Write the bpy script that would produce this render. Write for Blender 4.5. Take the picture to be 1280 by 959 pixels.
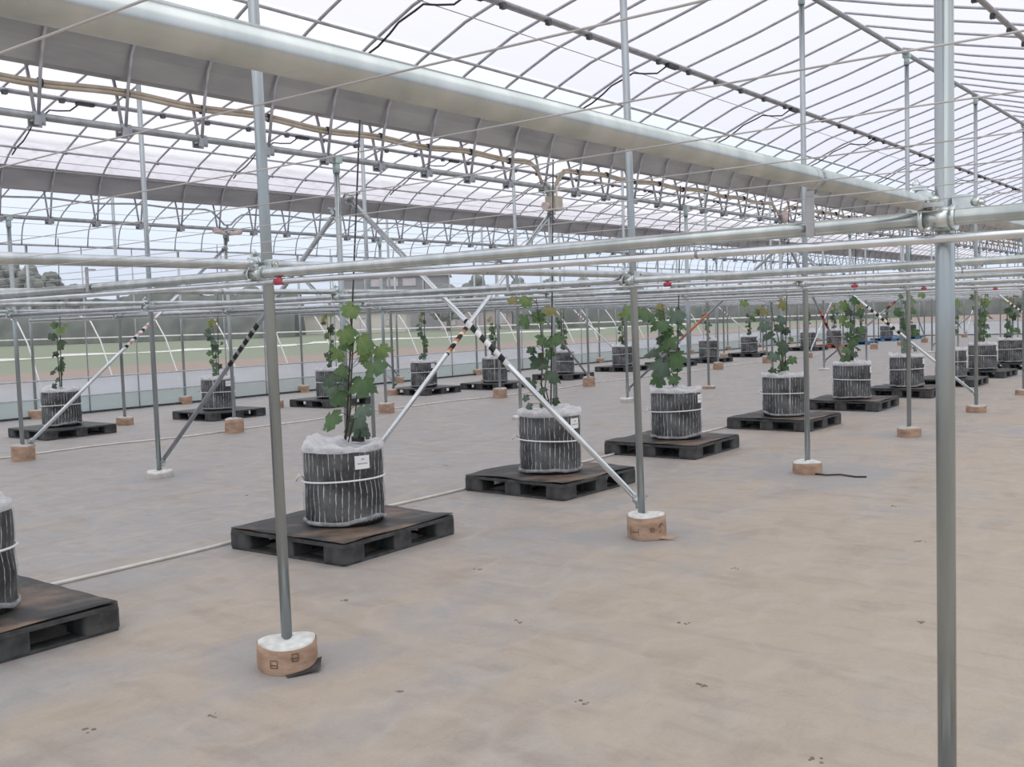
import bpy, math, random
from mathutils import Vector, Matrix, noise as mnoise
for o in list(bpy.data.objects): bpy.data.objects.remove(o)
C = bpy.context.scene.collection
S = bpy.context.scene
random.seed(7)

# ------------------------------------------------------------------ camera
YAW, PITCH, ROLL, FPX, EYE = 0.66242, 0.064142, -0.0318863, 1271.08, 1.5
fw = Vector((-math.sin(YAW)*math.cos(PITCH), math.cos(YAW)*math.cos(PITCH), -math.sin(PITCH)))
rt = Vector((math.cos(YAW), math.sin(YAW), 0)); up = rt.cross(fw)
r2 = math.cos(ROLL)*rt + math.sin(ROLL)*up; u2 = -math.sin(ROLL)*rt + math.cos(ROLL)*up
cam = bpy.data.objects.new('camera', bpy.data.cameras.new('camera')); C.objects.link(cam)
cam.matrix_world = Matrix(((r2.x, u2.x, -fw.x, 0), (r2.y, u2.y, -fw.y, 0), (r2.z, u2.z, -fw.z, EYE), (0, 0, 0, 1)))
cam.data.sensor_width = 36; cam.data.lens = 36*FPX/1280; cam.data.clip_end = 1000; cam.data.clip_start = .05
S.camera = cam
# ------------------------------------------------------------------ sky: bright even overcast
W = bpy.data.worlds.new('overcast'); S.world = W; W.use_nodes = True
bg = W.node_tree.nodes['Background']; bg.inputs[1].default_value = 1.15
_N, _L = W.node_tree.nodes, W.node_tree.links
_tc = _N.new('ShaderNodeTexCoord'); _sx = _N.new('ShaderNodeSeparateXYZ'); _L.new(_tc.outputs['Generated'], _sx.inputs[0])
_rp = _N.new('ShaderNodeValToRGB'); _e = _rp.color_ramp.elements      # pale blue haze low down, white cloud above
_e[0].position = .02; _e[0].color = (.66, .75, .89, 1); _e[1].position = .34; _e[1].color = (.965, .98, 1, 1)
_L.new(_sx.outputs[2], _rp.inputs[0]); _L.new(_rp.outputs[0], bg.inputs[0])
sun = bpy.data.objects.new('veiled_sun', bpy.data.lights.new('veiled_sun', 'SUN')); C.objects.link(sun)
sun.data.energy = 0.5; sun.data.angle = 1.0; sun.rotation_euler = (math.radians(28), math.radians(16), 0)
S.view_settings.view_transform = 'Standard'; S.view_settings.look = 'None'; S.view_settings.exposure = 0.0; S.view_settings.gamma = 1.0
S.view_settings.use_curve_mapping = False
S.cycles.transparent_max_bounces = 32; S.cycles.max_bounces = 10; S.cycles.use_denoising = True

# ------------------------------------------------------------------ grid of the greenhouse (metres)
V0, DV, U0, DU = 3.561, 2.8075, 2.8485, 3.0349
XJ = lambda j: -(V0 + DV*j)
UK = lambda k: U0 + DU*k
UEND = UK(16)
ORD = ['first','second','third','fourth','fifth','sixth','seventh','eighth','ninth','tenth','eleventh','twelfth','thirteenth','fourteenth','fifteenth','sixteenth','seventeenth','eighteenth','nineteenth']
TENS = {2: ('twentieth','twenty'), 3: ('thirtieth','thirty'), 4: ('fortieth','forty'), 5: ('fiftieth','fifty')}
def ordw(n):
    if n <= 19: return ORD[n-1]
    t, u = divmod(n, 10)
    return TENS[t][0] if u == 0 else TENS[t][1] + '-' + ORD[u-1]

# ------------------------------------------------------------------ materials
MATS = {}
def newmat(name):
    m = bpy.data.materials.new(name); m.use_nodes = True; MATS[name] = m
    nt = m.node_tree; return m, nt, nt.nodes, nt.links, nt.nodes['Principled BSDF']
def noisy(name, c1, c2, scale=8, rough=.6, metal=0., stretch=(1, 1, 1), detail=4, bump=0., lo=.35, hi=.65, coord='Object', bscale=None, spec=None):
    m, nt, N, L, b = newmat(name)
    tc = N.new('ShaderNodeTexCoord'); mp = N.new('ShaderNodeMapping'); mp.inputs['Scale'].default_value = stretch
    L.new(tc.outputs[coord], mp.inputs[0])
    n = N.new('ShaderNodeTexNoise'); n.inputs['Scale'].default_value = scale; n.inputs['Detail'].default_value = detail
    L.new(mp.outputs[0], n.inputs['Vector'])
    r = N.new('ShaderNodeValToRGB'); r.color_ramp.elements[0].position = lo; r.color_ramp.elements[1].position = hi
    r.color_ramp.elements[0].color = (*c1, 1); r.color_ramp.elements[1].color = (*c2, 1)
    L.new(n.outputs['Fac'], r.inputs[0]); L.new(r.outputs[0], b.inputs['Base Color'])
    b.inputs['Roughness'].default_value = rough; b.inputs['Metallic'].default_value = metal
    if spec is not None: b.inputs['Specular IOR Level'].default_value = spec
    if bump:
        n2 = N.new('ShaderNodeTexNoise'); n2.inputs['Scale'].default_value = bscale or scale*4; n2.inputs['Detail'].default_value = 5
        L.new(mp.outputs[0], n2.inputs['Vector'])
        bp = N.new('ShaderNodeBump'); bp.inputs['Strength'].default_value = bump; bp.inputs['Distance'].default_value = .02
        L.new(n2.outputs['Fac'], bp.inputs['Height']); L.new(bp.outputs[0], b.inputs['Normal'])
    return m
noisy('steel', (.42, .46, .46), (.56, .59, .59), 14, .25, .9, (1, 1, .25))
noisy('post_steel', (.32, .36, .37), (.45, .49, .50), 11, .3, .88, (1, 1, .12))
noisy('steel_bright', (.66, .69, .71), (.8, .83, .85), 10, .24, .92, (1, 1, .3))
noisy('steel_dull', (.33, .35, .37), (.44, .46, .48), 12, .42, .7, (1, 1, .3))
noisy('rib_steel', (.40, .41, .44), (.52, .53, .56), 12, .45, .5)
noisy('clip_grey', (.07, .07, .075), (.12, .12, .125), 20, .5)
noisy('gutter_steel', (.33, .335, .345), (.44, .445, .455), 6, .5, .35, (1, .2, 1))
noisy('zinc_fitting', (.58, .63, .62), (.78, .82, .81), 26, .3, .85)
noisy('zinc_cap', (.42, .56, .54), (.55, .68, .65), 20, .5, .3)
noisy('black_plastic', (.02, .02, .022), (.045, .045, .047), 20, .45)
noisy('rubber_tie', (.03, .03, .03), (.05, .05, .05), 20, .6)
noisy('pallet_plastic', (.024, .025, .025), (.068, .07, .07), 12, .55, bump=.15)
noisy('pallet_blue', (.05, .15, .30), (.09, .22, .38), 12, .5)
noisy('pallet_orange', (.34, .09, .05), (.44, .14, .08), 12, .5)
noisy('concrete_white', (.62, .62, .58), (.82, .83, .80), 18, .9, bump=.4)
noisy('concrete_grey', (.50, .46, .42), (.62, .59, .55), 18, .9, bump=.4)
noisy('cardboard', (.32, .205, .14), (.48, .33, .235), 9, .85, bump=.25, stretch=(1, 1, 2))
noisy('print_ink', (.09, .05, .03), (.14, .08, .05), 30, .8)
noisy('white_pipe', (.66, .62, .55), (.80, .77, .71), 6, .5)
noisy('beige_conduit', (.42, .36, .28), (.56, .49, .40), 7, .6)
noisy('beige_box', (.48, .44, .36), (.56, .52, .44), 7, .6)
noisy('pink_plastic', (.66, .52, .50), (.74, .62, .60), 7, .6)
noisy('red_tape', (.38, .04, .07), (.50, .08, .12), 30, .5)
noisy('string_white', (.80, .80, .80), (.9, .9, .9), 30, .6)
noisy('wire', (.46, .45, .45), (.58, .57, .57), 9, .5, .3)
noisy('tag_white', (.82, .83, .84), (.9, .9, .9), 30, .5)
noisy('tag_ink', (.35, .36, .38), (.5, .5, .5), 30, .7)
noisy('cane', (.045, .04, .025), (.10, .08, .045), 30, .8)
noisy('green_stem', (.16, .20, .07), (.26, .26, .10), 30, .7)
noisy('crown_far', (.15, .17, .155), (.24, .26, .235), .5, .95, bump=.6, bscale=2.5)
noisy('hedge_far', (.105, .12, .11), (.17, .19, .165), .4, .95, bump=.6, bscale=2.5)
noisy('trunk_far', (.14, .12, .10), (.2, .18, .15), 3, .9)
noisy('wall_beige', (.60, .55, .50), (.68, .63, .58), .3, .9)
noisy('wall_greyish', (.25, .25, .27), (.31, .31, .33), .3, .9)
noisy('wall_pink', (.46, .38, .38), (.52, .44, .44), .3, .9)
noisy('roof_grey', (.20, .20, .22), (.26, .26, .28), .3, .8)
noisy('window_far', (.55, .48, .50), (.64, .58, .60), 1, .4)
noisy('strip_white', (.72, .71, .66), (.85, .84, .80), 2, .6)

def leafmat(name, c1, c2, tr):
    m, nt, N, L, b = newmat(name)
    tc = N.new('ShaderNodeTexCoord'); n = N.new('ShaderNodeTexNoise'); n.inputs['Scale'].default_value = 2.6; n.inputs['Detail'].default_value = 5
    L.new(tc.outputs['Object'], n.inputs['Vector'])
    r = N.new('ShaderNodeValToRGB'); r.color_ramp.elements[0].position = .35; r.color_ramp.elements[1].position = .68
    r.color_ramp.elements[0].color = (*c1, 1); r.color_ramp.elements[1].color = (*c2, 1)
    L.new(n.outputs['Fac'], r.inputs[0]); L.new(r.outputs[0], b.inputs['Base Color']); b.inputs['Roughness'].default_value = .5
    t = N.new('ShaderNodeBsdfTranslucent'); L.new(r.outputs[0], t.inputs[0])
    mx = N.new('ShaderNodeMixShader'); mx.inputs[0].default_value = tr
    L.new(b.outputs[0], mx.inputs[1]); L.new(t.outputs[0], mx.inputs[2]); L.new(mx.outputs[0], N['Material Output'].inputs[0])
leafmat('leaf_m', (.075, .145, .06), (.13, .22, .09), .35)
leafmat('leaf_l', (.13, .225, .075), (.24, .34, .12), .42)
leafmat('leaf_y', (.20, .22, .07), (.36, .30, .12), .4)
leafmat('leaf_d', (.045, .08, .045), (.08, .125, .07), .25)
leafmat('leaf_g', (.08, .125, .09), (.14, .20, .14), .25)  # grey-green of leaves in shade, the shade set in the colour

def filmmat(name, tcol, dcol, fac, trl=.7, wr=None):
    """thin plastic sheet: part of the light passes straight, part is scattered"""
    m, nt, N, L, b = newmat(name)
    N.remove(b)
    tp = N.new('ShaderNodeBsdfTransparent'); tp.inputs[0].default_value = (*tcol, 1)
    d = N.new('ShaderNodeBsdfDiffuse'); d.inputs[0].default_value = (*dcol, 1)
    t = N.new('ShaderNodeBsdfTranslucent'); t.inputs[0].default_value = (*dcol, 1)
    m1 = N.new('ShaderNodeMixShader'); m1.inputs[0].default_value = trl
    L.new(d.outputs[0], m1.inputs[1]); L.new(t.outputs[0], m1.inputs[2])
    m2 = N.new('ShaderNodeMixShader'); m2.inputs[0].default_value = fac
    L.new(tp.outputs[0], m2.inputs[1]); L.new(m1.outputs[0], m2.inputs[2]); L.new(m2.outputs[0], N['Material Output'].inputs[0])
    if wr:
        tc = N.new('ShaderNodeTexCoord'); mp = N.new('ShaderNodeMapping'); mp.inputs['Scale'].default_value = wr[1]
        L.new(tc.outputs['Object'], mp.inputs[0])
        n = N.new('ShaderNodeTexNoise'); n.inputs['Scale'].default_value = wr[0]; n.inputs['Detail'].default_value = 5
        L.new(mp.outputs[0], n.inputs['Vector'])
        mr = N.new('ShaderNodeMapRange'); mr.inputs[1].default_value = .3; mr.inputs[2].default_value = .72
        mr.inputs[3].default_value = wr[2]; mr.inputs[4].default_value = wr[3]
        L.new(n.outputs['Fac'], mr.inputs[0]); L.new(mr.outputs[0], m2.inputs[0])
    return m
filmmat('roof_film', (.905, .885, .94), (.91, .885, .93), .35, .88, (.9, (1.6, .12, 1), .30, .40))
filmmat('roof_film_dense', (.94, .92, .955), (.955, .93, .965), .7, .9, (.9, (1.6, .12, 1), .66, .78))
filmmat('skirt_upper', (.88, .93, .98), (.80, .89, .98), .62, .4, (1.2, (1, .3, 2), .5, .75))
filmmat('skirt_lower', (.78, .88, .90), (.54, .69, .72), .62, .35, (1.2, (1, .3, 2), .5, .75))
filmmat('net_haze', (.97, .97, .98), (.70, .71, .74), .14, .6)
filmmat('wrap_hem', (.92, .92, .93), (.8, .8, .81), .45, .25, (14, (1, 1, 1), .2, .7))
filmmat('wrap_top', (.92, .92, .93), (.92, .92, .93), .72, .25, (14, (1, 1, 1), .55, .92))

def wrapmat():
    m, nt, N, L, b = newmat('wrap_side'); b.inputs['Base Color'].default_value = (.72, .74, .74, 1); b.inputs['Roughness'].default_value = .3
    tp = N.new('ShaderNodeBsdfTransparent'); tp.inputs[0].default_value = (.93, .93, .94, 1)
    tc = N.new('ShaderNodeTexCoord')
    # painted white streaks for reflections off the crinkled sheet: angle around the pot, warped by noise
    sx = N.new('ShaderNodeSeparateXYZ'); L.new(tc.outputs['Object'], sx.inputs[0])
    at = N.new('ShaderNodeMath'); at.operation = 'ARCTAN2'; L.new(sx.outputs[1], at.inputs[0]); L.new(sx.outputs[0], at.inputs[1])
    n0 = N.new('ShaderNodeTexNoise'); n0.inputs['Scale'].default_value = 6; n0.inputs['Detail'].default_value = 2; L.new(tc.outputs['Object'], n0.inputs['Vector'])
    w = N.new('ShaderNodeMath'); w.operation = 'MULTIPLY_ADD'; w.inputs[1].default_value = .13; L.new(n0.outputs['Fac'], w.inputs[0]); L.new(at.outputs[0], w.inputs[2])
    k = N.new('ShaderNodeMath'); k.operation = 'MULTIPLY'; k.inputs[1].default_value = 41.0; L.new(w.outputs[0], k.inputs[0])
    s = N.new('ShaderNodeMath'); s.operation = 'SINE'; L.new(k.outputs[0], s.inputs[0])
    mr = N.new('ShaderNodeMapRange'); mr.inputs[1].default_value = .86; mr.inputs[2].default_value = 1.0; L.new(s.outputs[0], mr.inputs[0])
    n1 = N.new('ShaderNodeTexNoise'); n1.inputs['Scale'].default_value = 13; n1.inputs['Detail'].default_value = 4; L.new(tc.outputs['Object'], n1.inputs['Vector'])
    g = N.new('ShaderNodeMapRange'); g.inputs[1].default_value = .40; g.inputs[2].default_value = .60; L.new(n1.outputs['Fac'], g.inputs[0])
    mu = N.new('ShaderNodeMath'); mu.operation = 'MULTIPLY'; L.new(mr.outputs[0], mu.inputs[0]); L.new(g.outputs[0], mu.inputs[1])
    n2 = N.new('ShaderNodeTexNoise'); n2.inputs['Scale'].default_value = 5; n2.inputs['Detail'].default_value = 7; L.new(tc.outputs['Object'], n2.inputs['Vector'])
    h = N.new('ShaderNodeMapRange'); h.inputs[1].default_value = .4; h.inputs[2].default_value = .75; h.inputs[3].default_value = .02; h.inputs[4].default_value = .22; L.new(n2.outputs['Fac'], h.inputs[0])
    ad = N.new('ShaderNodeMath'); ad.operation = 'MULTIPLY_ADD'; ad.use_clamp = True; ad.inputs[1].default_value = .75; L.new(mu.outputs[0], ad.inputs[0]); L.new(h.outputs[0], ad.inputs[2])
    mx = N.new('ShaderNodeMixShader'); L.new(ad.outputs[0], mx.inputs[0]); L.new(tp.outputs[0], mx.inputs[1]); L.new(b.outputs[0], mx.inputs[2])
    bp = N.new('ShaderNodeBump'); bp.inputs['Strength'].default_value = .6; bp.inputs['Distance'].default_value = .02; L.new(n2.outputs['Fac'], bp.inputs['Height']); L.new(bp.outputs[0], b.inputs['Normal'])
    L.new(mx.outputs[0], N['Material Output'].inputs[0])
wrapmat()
def stripemat(name, cols, period):
    """tape wound in bands along the local z of the bar"""
    m, nt, N, L, b = newmat(name)
    tc = N.new('ShaderNodeTexCoord'); sx = N.new('ShaderNodeSeparateXYZ'); L.new(tc.outputs['Object'], sx.inputs[0])
    a = N.new('ShaderNodeMath'); a.operation = 'MULTIPLY_ADD'; a.inputs[1].default_value = .6; L.new(sx.outputs[0], a.inputs[0]); L.new(sx.outputs[2], a.inputs[2])
    d = N.new('ShaderNodeMath'); d.operation = 'DIVIDE'; d.inputs[1].default_value = period; L.new(a.outputs[0], d.inputs[0])
    f = N.new('ShaderNodeMath'); f.operation = 'FRACT'; L.new(d.outputs[0], f.inputs[0])
    r = N.new('ShaderNodeValToRGB'); r.color_ramp.interpolation = 'CONSTANT'
    e = r.color_ramp.elements
    for i, c in enumerate(cols):
        el = e[i] if i < 2 else e.new(i/len(cols))
        el.position = i/len(cols); el.color = (*c, 1)
    L.new(f.outputs[0], r.inputs[0]); L.new(r.outputs[0], b.inputs['Base Color']); b.inputs['Roughness'].default_value = .45
K_, W_, O_, G_, R_ = (.012, .012, .012), (.85, .85, .84), (.60, .22, .10), (.33, .35, .35), (.45, .05, .10)
CR_ = (.85, .74, .58)
stripemat('tape_bw', [K_, W_], .115); stripemat('tape_bg', [K_, K_, G_], .105); stripemat('tape_ow', [K_, W_, K_, CR_], .2); stripemat('tape_pw', [K_, W_, (.6, .3, .26), W_], .16)
stripemat('tape_ok', [O_, CR_, K_, K_], .13); stripemat('tape_o', [O_, O_, (.4, .15, .08)], .3); stripemat('tape_rw', [R_, W_], .10); stripemat('tape_rk', [R_, O_, K_], .2)

def floormat():
    m, nt, N, L, b = newmat('dusty_sheet'); b.inputs['Roughness'].default_value = .62; b.inputs['Specular IOR Level'].default_value = .35
    tc = N.new('ShaderNodeTexCoord')
    def nz(scale, det, st=(1, 1, 1), rot=0):
        mp = N.new('ShaderNodeMapping'); mp.inputs['Scale'].default_value = st; mp.inputs['Rotation'].default_value = (0, 0, rot); L.new(tc.outputs['Object'], mp.inputs[0])
        n = N.new('ShaderNodeTexNoise'); n.inputs['Scale'].default_value = scale; n.inputs['Detail'].default_value = det; n.inputs['Roughness'].default_value = .6
        L.new(mp.outputs[0], n.inputs['Vector']); return n.outputs['Fac']
    def math_(op, a, c=None, d=None, clamp=False):
        x = N.new('ShaderNodeMath'); x.operation = op; x.use_clamp = clamp
        for i, v in enumerate((a, c, d)):
            if v is None: continue
            if isinstance(v, (int, float)): x.inputs[i].default_value = v
            else: L.new(v, x.inputs[i])
        return x.outputs[0]
    def rng(v, a, c, lo=0., hi=1.):
        x = N.new('ShaderNodeMapRange'); L.new(v, x.inputs[0])
        for i, q in enumerate((a, c, lo, hi)): x.inputs[i+1].default_value = q
        return x.outputs[0]
    def mixc(f, a, c):
        x = N.new('ShaderNodeMix'); x.data_type = 'RGBA'
        if isinstance(f, (int, float)): x.inputs[0].default_value = f
        else: L.new(f, x.inputs[0])
        for i, q in ((6, a), (7, c)):
            if isinstance(q, tuple): x.inputs[i].default_value = (*q, 1)
            else: L.new(q, x.inputs[i])
        return x.outputs[2]
    sx = N.new('ShaderNodeSeparateXYZ'); L.new(tc.outputs['Object'], sx.inputs[0])
    big = nz(.55, 5); mid = nz(1.6, 6, (1.6, .7, 1), .5); fine = nz(9, 8, (1, .6, 1), .4); grain = nz(70, 3)
    dust = math_('ADD', math_('MULTIPLY', big, .55), math_('MULTIPLY', mid, .45))
    side = rng(sx.outputs[0], -7.5, -1.5, -.14, .10)        # the walked aisle carries more brown soil than the sheet by the pots
    dust = rng(math_('ADD', dust, side), .40, .58)
    col = mixc(dust, (.375, .362, .355), (.465, .392, .312))
    col = mixc(rng(fine, .48, .74, 0, .6), col, (.51, .44, .365))
    col = mixc(rng(nz(5, 6, (.35, 1.3, 1), .75), .50, .70, 0, .5), col, (.315, .262, .222))
    col = mixc(rng(nz(2.3, 7, (1, .5, 1), 1.1), .54, .74, 0, .6), col, (.315, .255, .205))
    vein = math_('ABSOLUTE', math_('SUBTRACT', nz(.9, 3, (1, .8, 1), .9), .5))
    col = mixc(rng(vein, 0, .03, .28, 0), col, (.55, .485, .41))
    vein2 = math_('ABSOLUTE', math_('SUBTRACT', nz(1.7, 4, (1, .6, 1), .2), .47))
    col = mixc(rng(vein2, 0, .008, .13, 0), col, (.27, .235, .21))
    for cx, cy, R in ((XJ(0), UK(0), .5), (XJ(0)+.1, UK(1), .55), (XJ(0)+.05, UK(2), .85), (XJ(0), UK(3), .6), (XJ(2), UK(1), .6)):
        v = N.new('ShaderNodeVectorMath'); v.operation = 'DISTANCE'; L.new(tc.outputs['Object'], v.inputs[0]); v.inputs[1].default_value = (cx, cy, 0)
        d = math_('ADD', v.outputs['Value'], math_('MULTIPLY', math_('SUBTRACT', mid, .5), .9))
        col = mixc(rng(d, R*.55, R, .62, 0), col, (.33, .335, .345))
    col = mixc(rng(grain, .3, .7, 0, .14), col, (.2, .18, .16))
    L.new(col, b.inputs['Base Color'])
    bp = N.new('ShaderNodeBump'); bp.inputs['Strength'].default_value = .35; bp.inputs['Distance'].default_value = .03
    L.new(math_('ADD', fine, math_('MULTIPLY', mid, 2.)), bp.inputs['Height']); L.new(bp.outputs[0], b.inputs['Normal'])
floormat()
def groundmat():
    m, nt, N, L, b = newmat('open_field'); b.inputs['Roughness'].default_value = .95; b.inputs['Specular IOR Level'].default_value = .1
    tc = N.new('ShaderNodeTexCoord'); sx = N.new('ShaderNodeSeparateXYZ'); L.new(tc.outputs['Object'], sx.inputs[0])
    n = N.new('ShaderNodeTexNoise'); n.inputs['Scale'].default_value = .12; n.inputs['Detail'].default_value = 7; L.new(tc.outputs['Object'], n.inputs['Vector'])
    n2 = N.new('ShaderNodeTexNoise'); n2.inputs['Scale'].default_value = 1.2; n2.inputs['Detail'].default_value = 6; L.new(tc.outputs['Object'], n2.inputs['Vector'])
    w = N.new('ShaderNodeMath'); w.operation = 'MULTIPLY_ADD'; w.inputs[1].default_value = 16; L.new(n.outputs['Fac'], w.inputs[0]); L.new(sx.outputs[0], w.inputs[2])
    r = N.new('ShaderNodeValToRGB'); mr = N.new('ShaderNodeMapRange'); mr.inputs[1].default_value = -100; mr.inputs[2].default_value = 0
    L.new(w.outputs[0], mr.inputs[0]); L.new(mr.outputs[0], r.inputs[0])
    e = r.color_ramp.elements
    e[0].position = 0.0; e[0].color = (.19, .25, .15, 1); e[1].position = .66; e[1].color = (.20, .25, .17, 1)
    x = e.new(.70); x.color = (.33, .235, .20, 1)
    mx = N.new('ShaderNodeMix'); mx.data_type = 'RGBA'; L.new(n2.outputs['Fac'], mx.inputs[0]); L.new(r.outputs[0], mx.inputs[6])
    h = N.new('ShaderNodeMix'); h.data_type = 'RGBA'; h.inputs[0].default_value = .5; L.new(r.outputs[0], h.inputs[6]); h.inputs[7].default_value = (.38, .36, .30, 1)
    L.new(h.outputs[2], mx.inputs[7]); L.new(mx.outputs[2], b.inputs['Base Color'])
groundmat()
def matmat():
    noisy('mat_sheet', (.035, .035, .034), (.25, .175, .125), 3.2, .6, lo=.50, hi=.72, detail=6, bump=.2)
    noisy('pot_body', (.018, .018, .018), (.045, .045, .043), 9, .55, bump=.5, bscale=30)
matmat()

# ------------------------------------------------------------------ mesh helpers
class MB:
    def __init__(s): s.v = []; s.f = []; s.sm = []
    def tube(s, pts, r, n=8, caps=True, smooth=True):
        pts = [Vector(p) for p in pts]; base = len(s.v); m = len(pts)
        rr = r if isinstance(r, (list, tuple)) else [r]*m
        t0 = (pts[1]-pts[0]).normalized(); a = Vector((0, 0, 1)) if abs(t0.z) < .9 else Vector((1, 0, 0))
        nx = t0.cross(a).normalized()
        for i, p in enumerate(pts):
            t = ((pts[min(i+1, m-1)]-pts[max(i-1, 0)])).normalized()
            nx = (nx - t*nx.dot(t)).normalized(); ny = t.cross(nx)
            for k in range(n):
                q = 2*math.pi*k/n; s.v.append(p + (nx*math.cos(q)+ny*math.sin(q))*rr[i])
        for i in range(m-1):
            for k in range(n):
                a, b = base+i*n+k, base+i*n+(k+1) % n
                s.f.append((a, b, b+n, a+n)); s.sm.append(smooth)
        if caps:
            s.f.append(tuple(base+k for k in range(n))[::-1]); s.sm.append(False)
            s.f.append(tuple(base+(m-1)*n+k for k in range(n))); s.sm.append(False)
        return s
    def box(s, c, d, rot=None):
        base = len(s.v); c = Vector(c)
        for x in (-.5, .5):
            for y in (-.5, .5):
                for z in (-.5, .5):
                    p = Vector((x*d[0], y*d[1], z*d[2]))
                    if rot is not None: p = rot @ p
                    s.v.append(c+p)
        for q in ((0, 1, 3, 2), (4, 6, 7, 5), (0, 4, 5, 1), (2, 3, 7, 6), (0, 2, 6, 4), (1, 5, 7, 3)):
            s.f.append(tuple(base+i for i in q)); s.sm.append(False)
        return s
    def lathe(s, prof, n=32, jit=None, smooth=True, c=(0, 0, 0)):
        base = len(s.v); m = len(prof)
        for i, (r, z) in enumerate(prof):
            for k in range(n):
                q = 2*math.pi*k/n; R, Z = (r, z) if jit is None else jit(i, r, z, q)
                s.v.append(Vector((c[0]+R*math.cos(q), c[1]+R*math.sin(q), c[2]+Z)))
        for i in range(m-1):
            for k in range(n):
                a, b = base+i*n+k, base+i*n+(k+1) % n
                s.f.append((a, b, b+n, a+n)); s.sm.append(smooth)
        return s
    def ngon(s, idx, smooth=False): s.f.append(tuple(idx)); s.sm.append(smooth)
    def extrude_y(s, sec, y0, y1, closed=False, smooth=False, steps=1):
        base = len(s.v); n = len(sec)
        for i in range(steps+1):
            y = y0+(y1-y0)*i/steps
            for x, z in sec: s.v.append(Vector((x, y, z)))
        for i in range(steps):
            for k in range(n if closed else n-1):
                a, b = base+i*n+k, base+i*n+(k+1) % n
                s.f.append((a, b, b+n, a+n)); s.sm.append(smooth)
        if closed:
            s.f.append(tuple(base+k for k in range(n))[::-1]); s.sm.append(False)
            s.f.append(tuple(base+steps*n+k for k in range(n))); s.sm.append(False)
        return s
    def mesh(s, name, mat):
        me = bpy.data.meshes.new(name); me.from_pydata([tuple(v) for v in s.v], [], s.f)
        me.polygons.foreach_set('use_smooth', s.sm); me.materials.append(MATS[mat] if isinstance(mat, str) else mat); me.update()
        return me
    def build(s, name, mat, parent=None, loc=(0, 0, 0)): return put(name, s.mesh(name, mat), parent, loc)
def put(name, me, parent=None, loc=(0, 0, 0)):
    o = bpy.data.objects.new(name, me); C.objects.link(o); o.location = loc
    if parent is not None: o.parent = parent
    return o
def tag(o, label, cat, group=None):
    o['label'] = label; o['category'] = cat
    if group: o['group'] = group
    return o
def thing(name, label, cat, loc=(0, 0, 0), group=None):
    o = bpy.data.objects.new(name, None); C.objects.link(o); o.location = loc; o.empty_display_size = .05
    return tag(o, label, cat, group)
def struct(o): o['kind'] = 'structure'; return o

# ------------------------------------------------------------------ ground and floor
m = MB(); m.v = [Vector(p) for p in ((-420, -60, -.03), (260, -60, -.03), (260, 420, -.03), (-420, 420, -.03))]; m.ngon((0, 1, 2, 3)); struct(m.build('ground', 'open_field'))
m = MB(); m.box((-4.8, 23, -.012), (25.7, 59, .024)); struct(m.build('floor', 'dusty_sheet'))

# ------------------------------------------------------------------ roof ribs (profile measured from the ridge outwards)
PR = [(0, 4.36), (-.69, 4.16), (-1.39, 3.985), (-1.78, 3.878), (-2.05, 3.765), (-2.275, 3.665), (-2.40, 3.60), (-2.50, 3.53), (-2.61, 3.43), (-2.67, 3.34), (-2.73, 3.15)]
def prof_at(d):
    d = -abs(d)
    for (x1, z1), (x2, z2) in zip(PR[:-1], PR[1:]):
        if x2 <= d <= x1: return z1+(z2-z1)*(d-x1)/(x2-x1)
    return PR[-1][1]
legL = PR + [(-2.785, 2.885)]
wallL = PR[:-1] + [(-2.715, 3.2), (-2.74, 3.05)]
def rib_mesh(left, right, name):
    pts = [(x, 0, z) for x, z in reversed(left)] + [(-x, 0, z) for x, z in right[1:]]
    return MB().tube(pts, .0125, 6).mesh(name, 'rib_steel')
RIBMESH = rib_mesh(legL, legL, 'roof_rib'); RIBWALL = rib_mesh(wallL, legL, 'roof_rib_wall')
BAYS = [(0, 'nearest bay'), (2, 'middle bay'), (4, 'farthest bay')]
RU = lambda n: 3.35 + .6070*n
NR = 80
for j, bn in BAYS:
    first = {0: -1, 2: -1, 4: 5}[j]
    for n in range(first, NR):
        o = put('roof_rib', RIBWALL if j == 4 else RIBMESH, None, (XJ(j), RU(n), 0))
        q = n-first+1
        if q <= 40: tag(o, f'thin grey steel roof rib of the {bn}, {ordw(q)} from the front', 'rib', f'roof ribs of the {bn}')
        else: tag(o, f'one of the closely packed far roof ribs at the back of the {bn}', 'rib', f'far roof ribs of the {bn}')

def ypipe(name, x, z, r, mat, label, cat, u0=-1.5, u1=None, n=8, parent=None, group=None, steps=1):
    o = MB().tube([(x, u0+((u1 or UEND)-u0)*i/steps, z) for i in range(steps+1)], r, n).build(name, mat, parent)
    if label: tag(o, label, cat, group)
    return o
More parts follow.
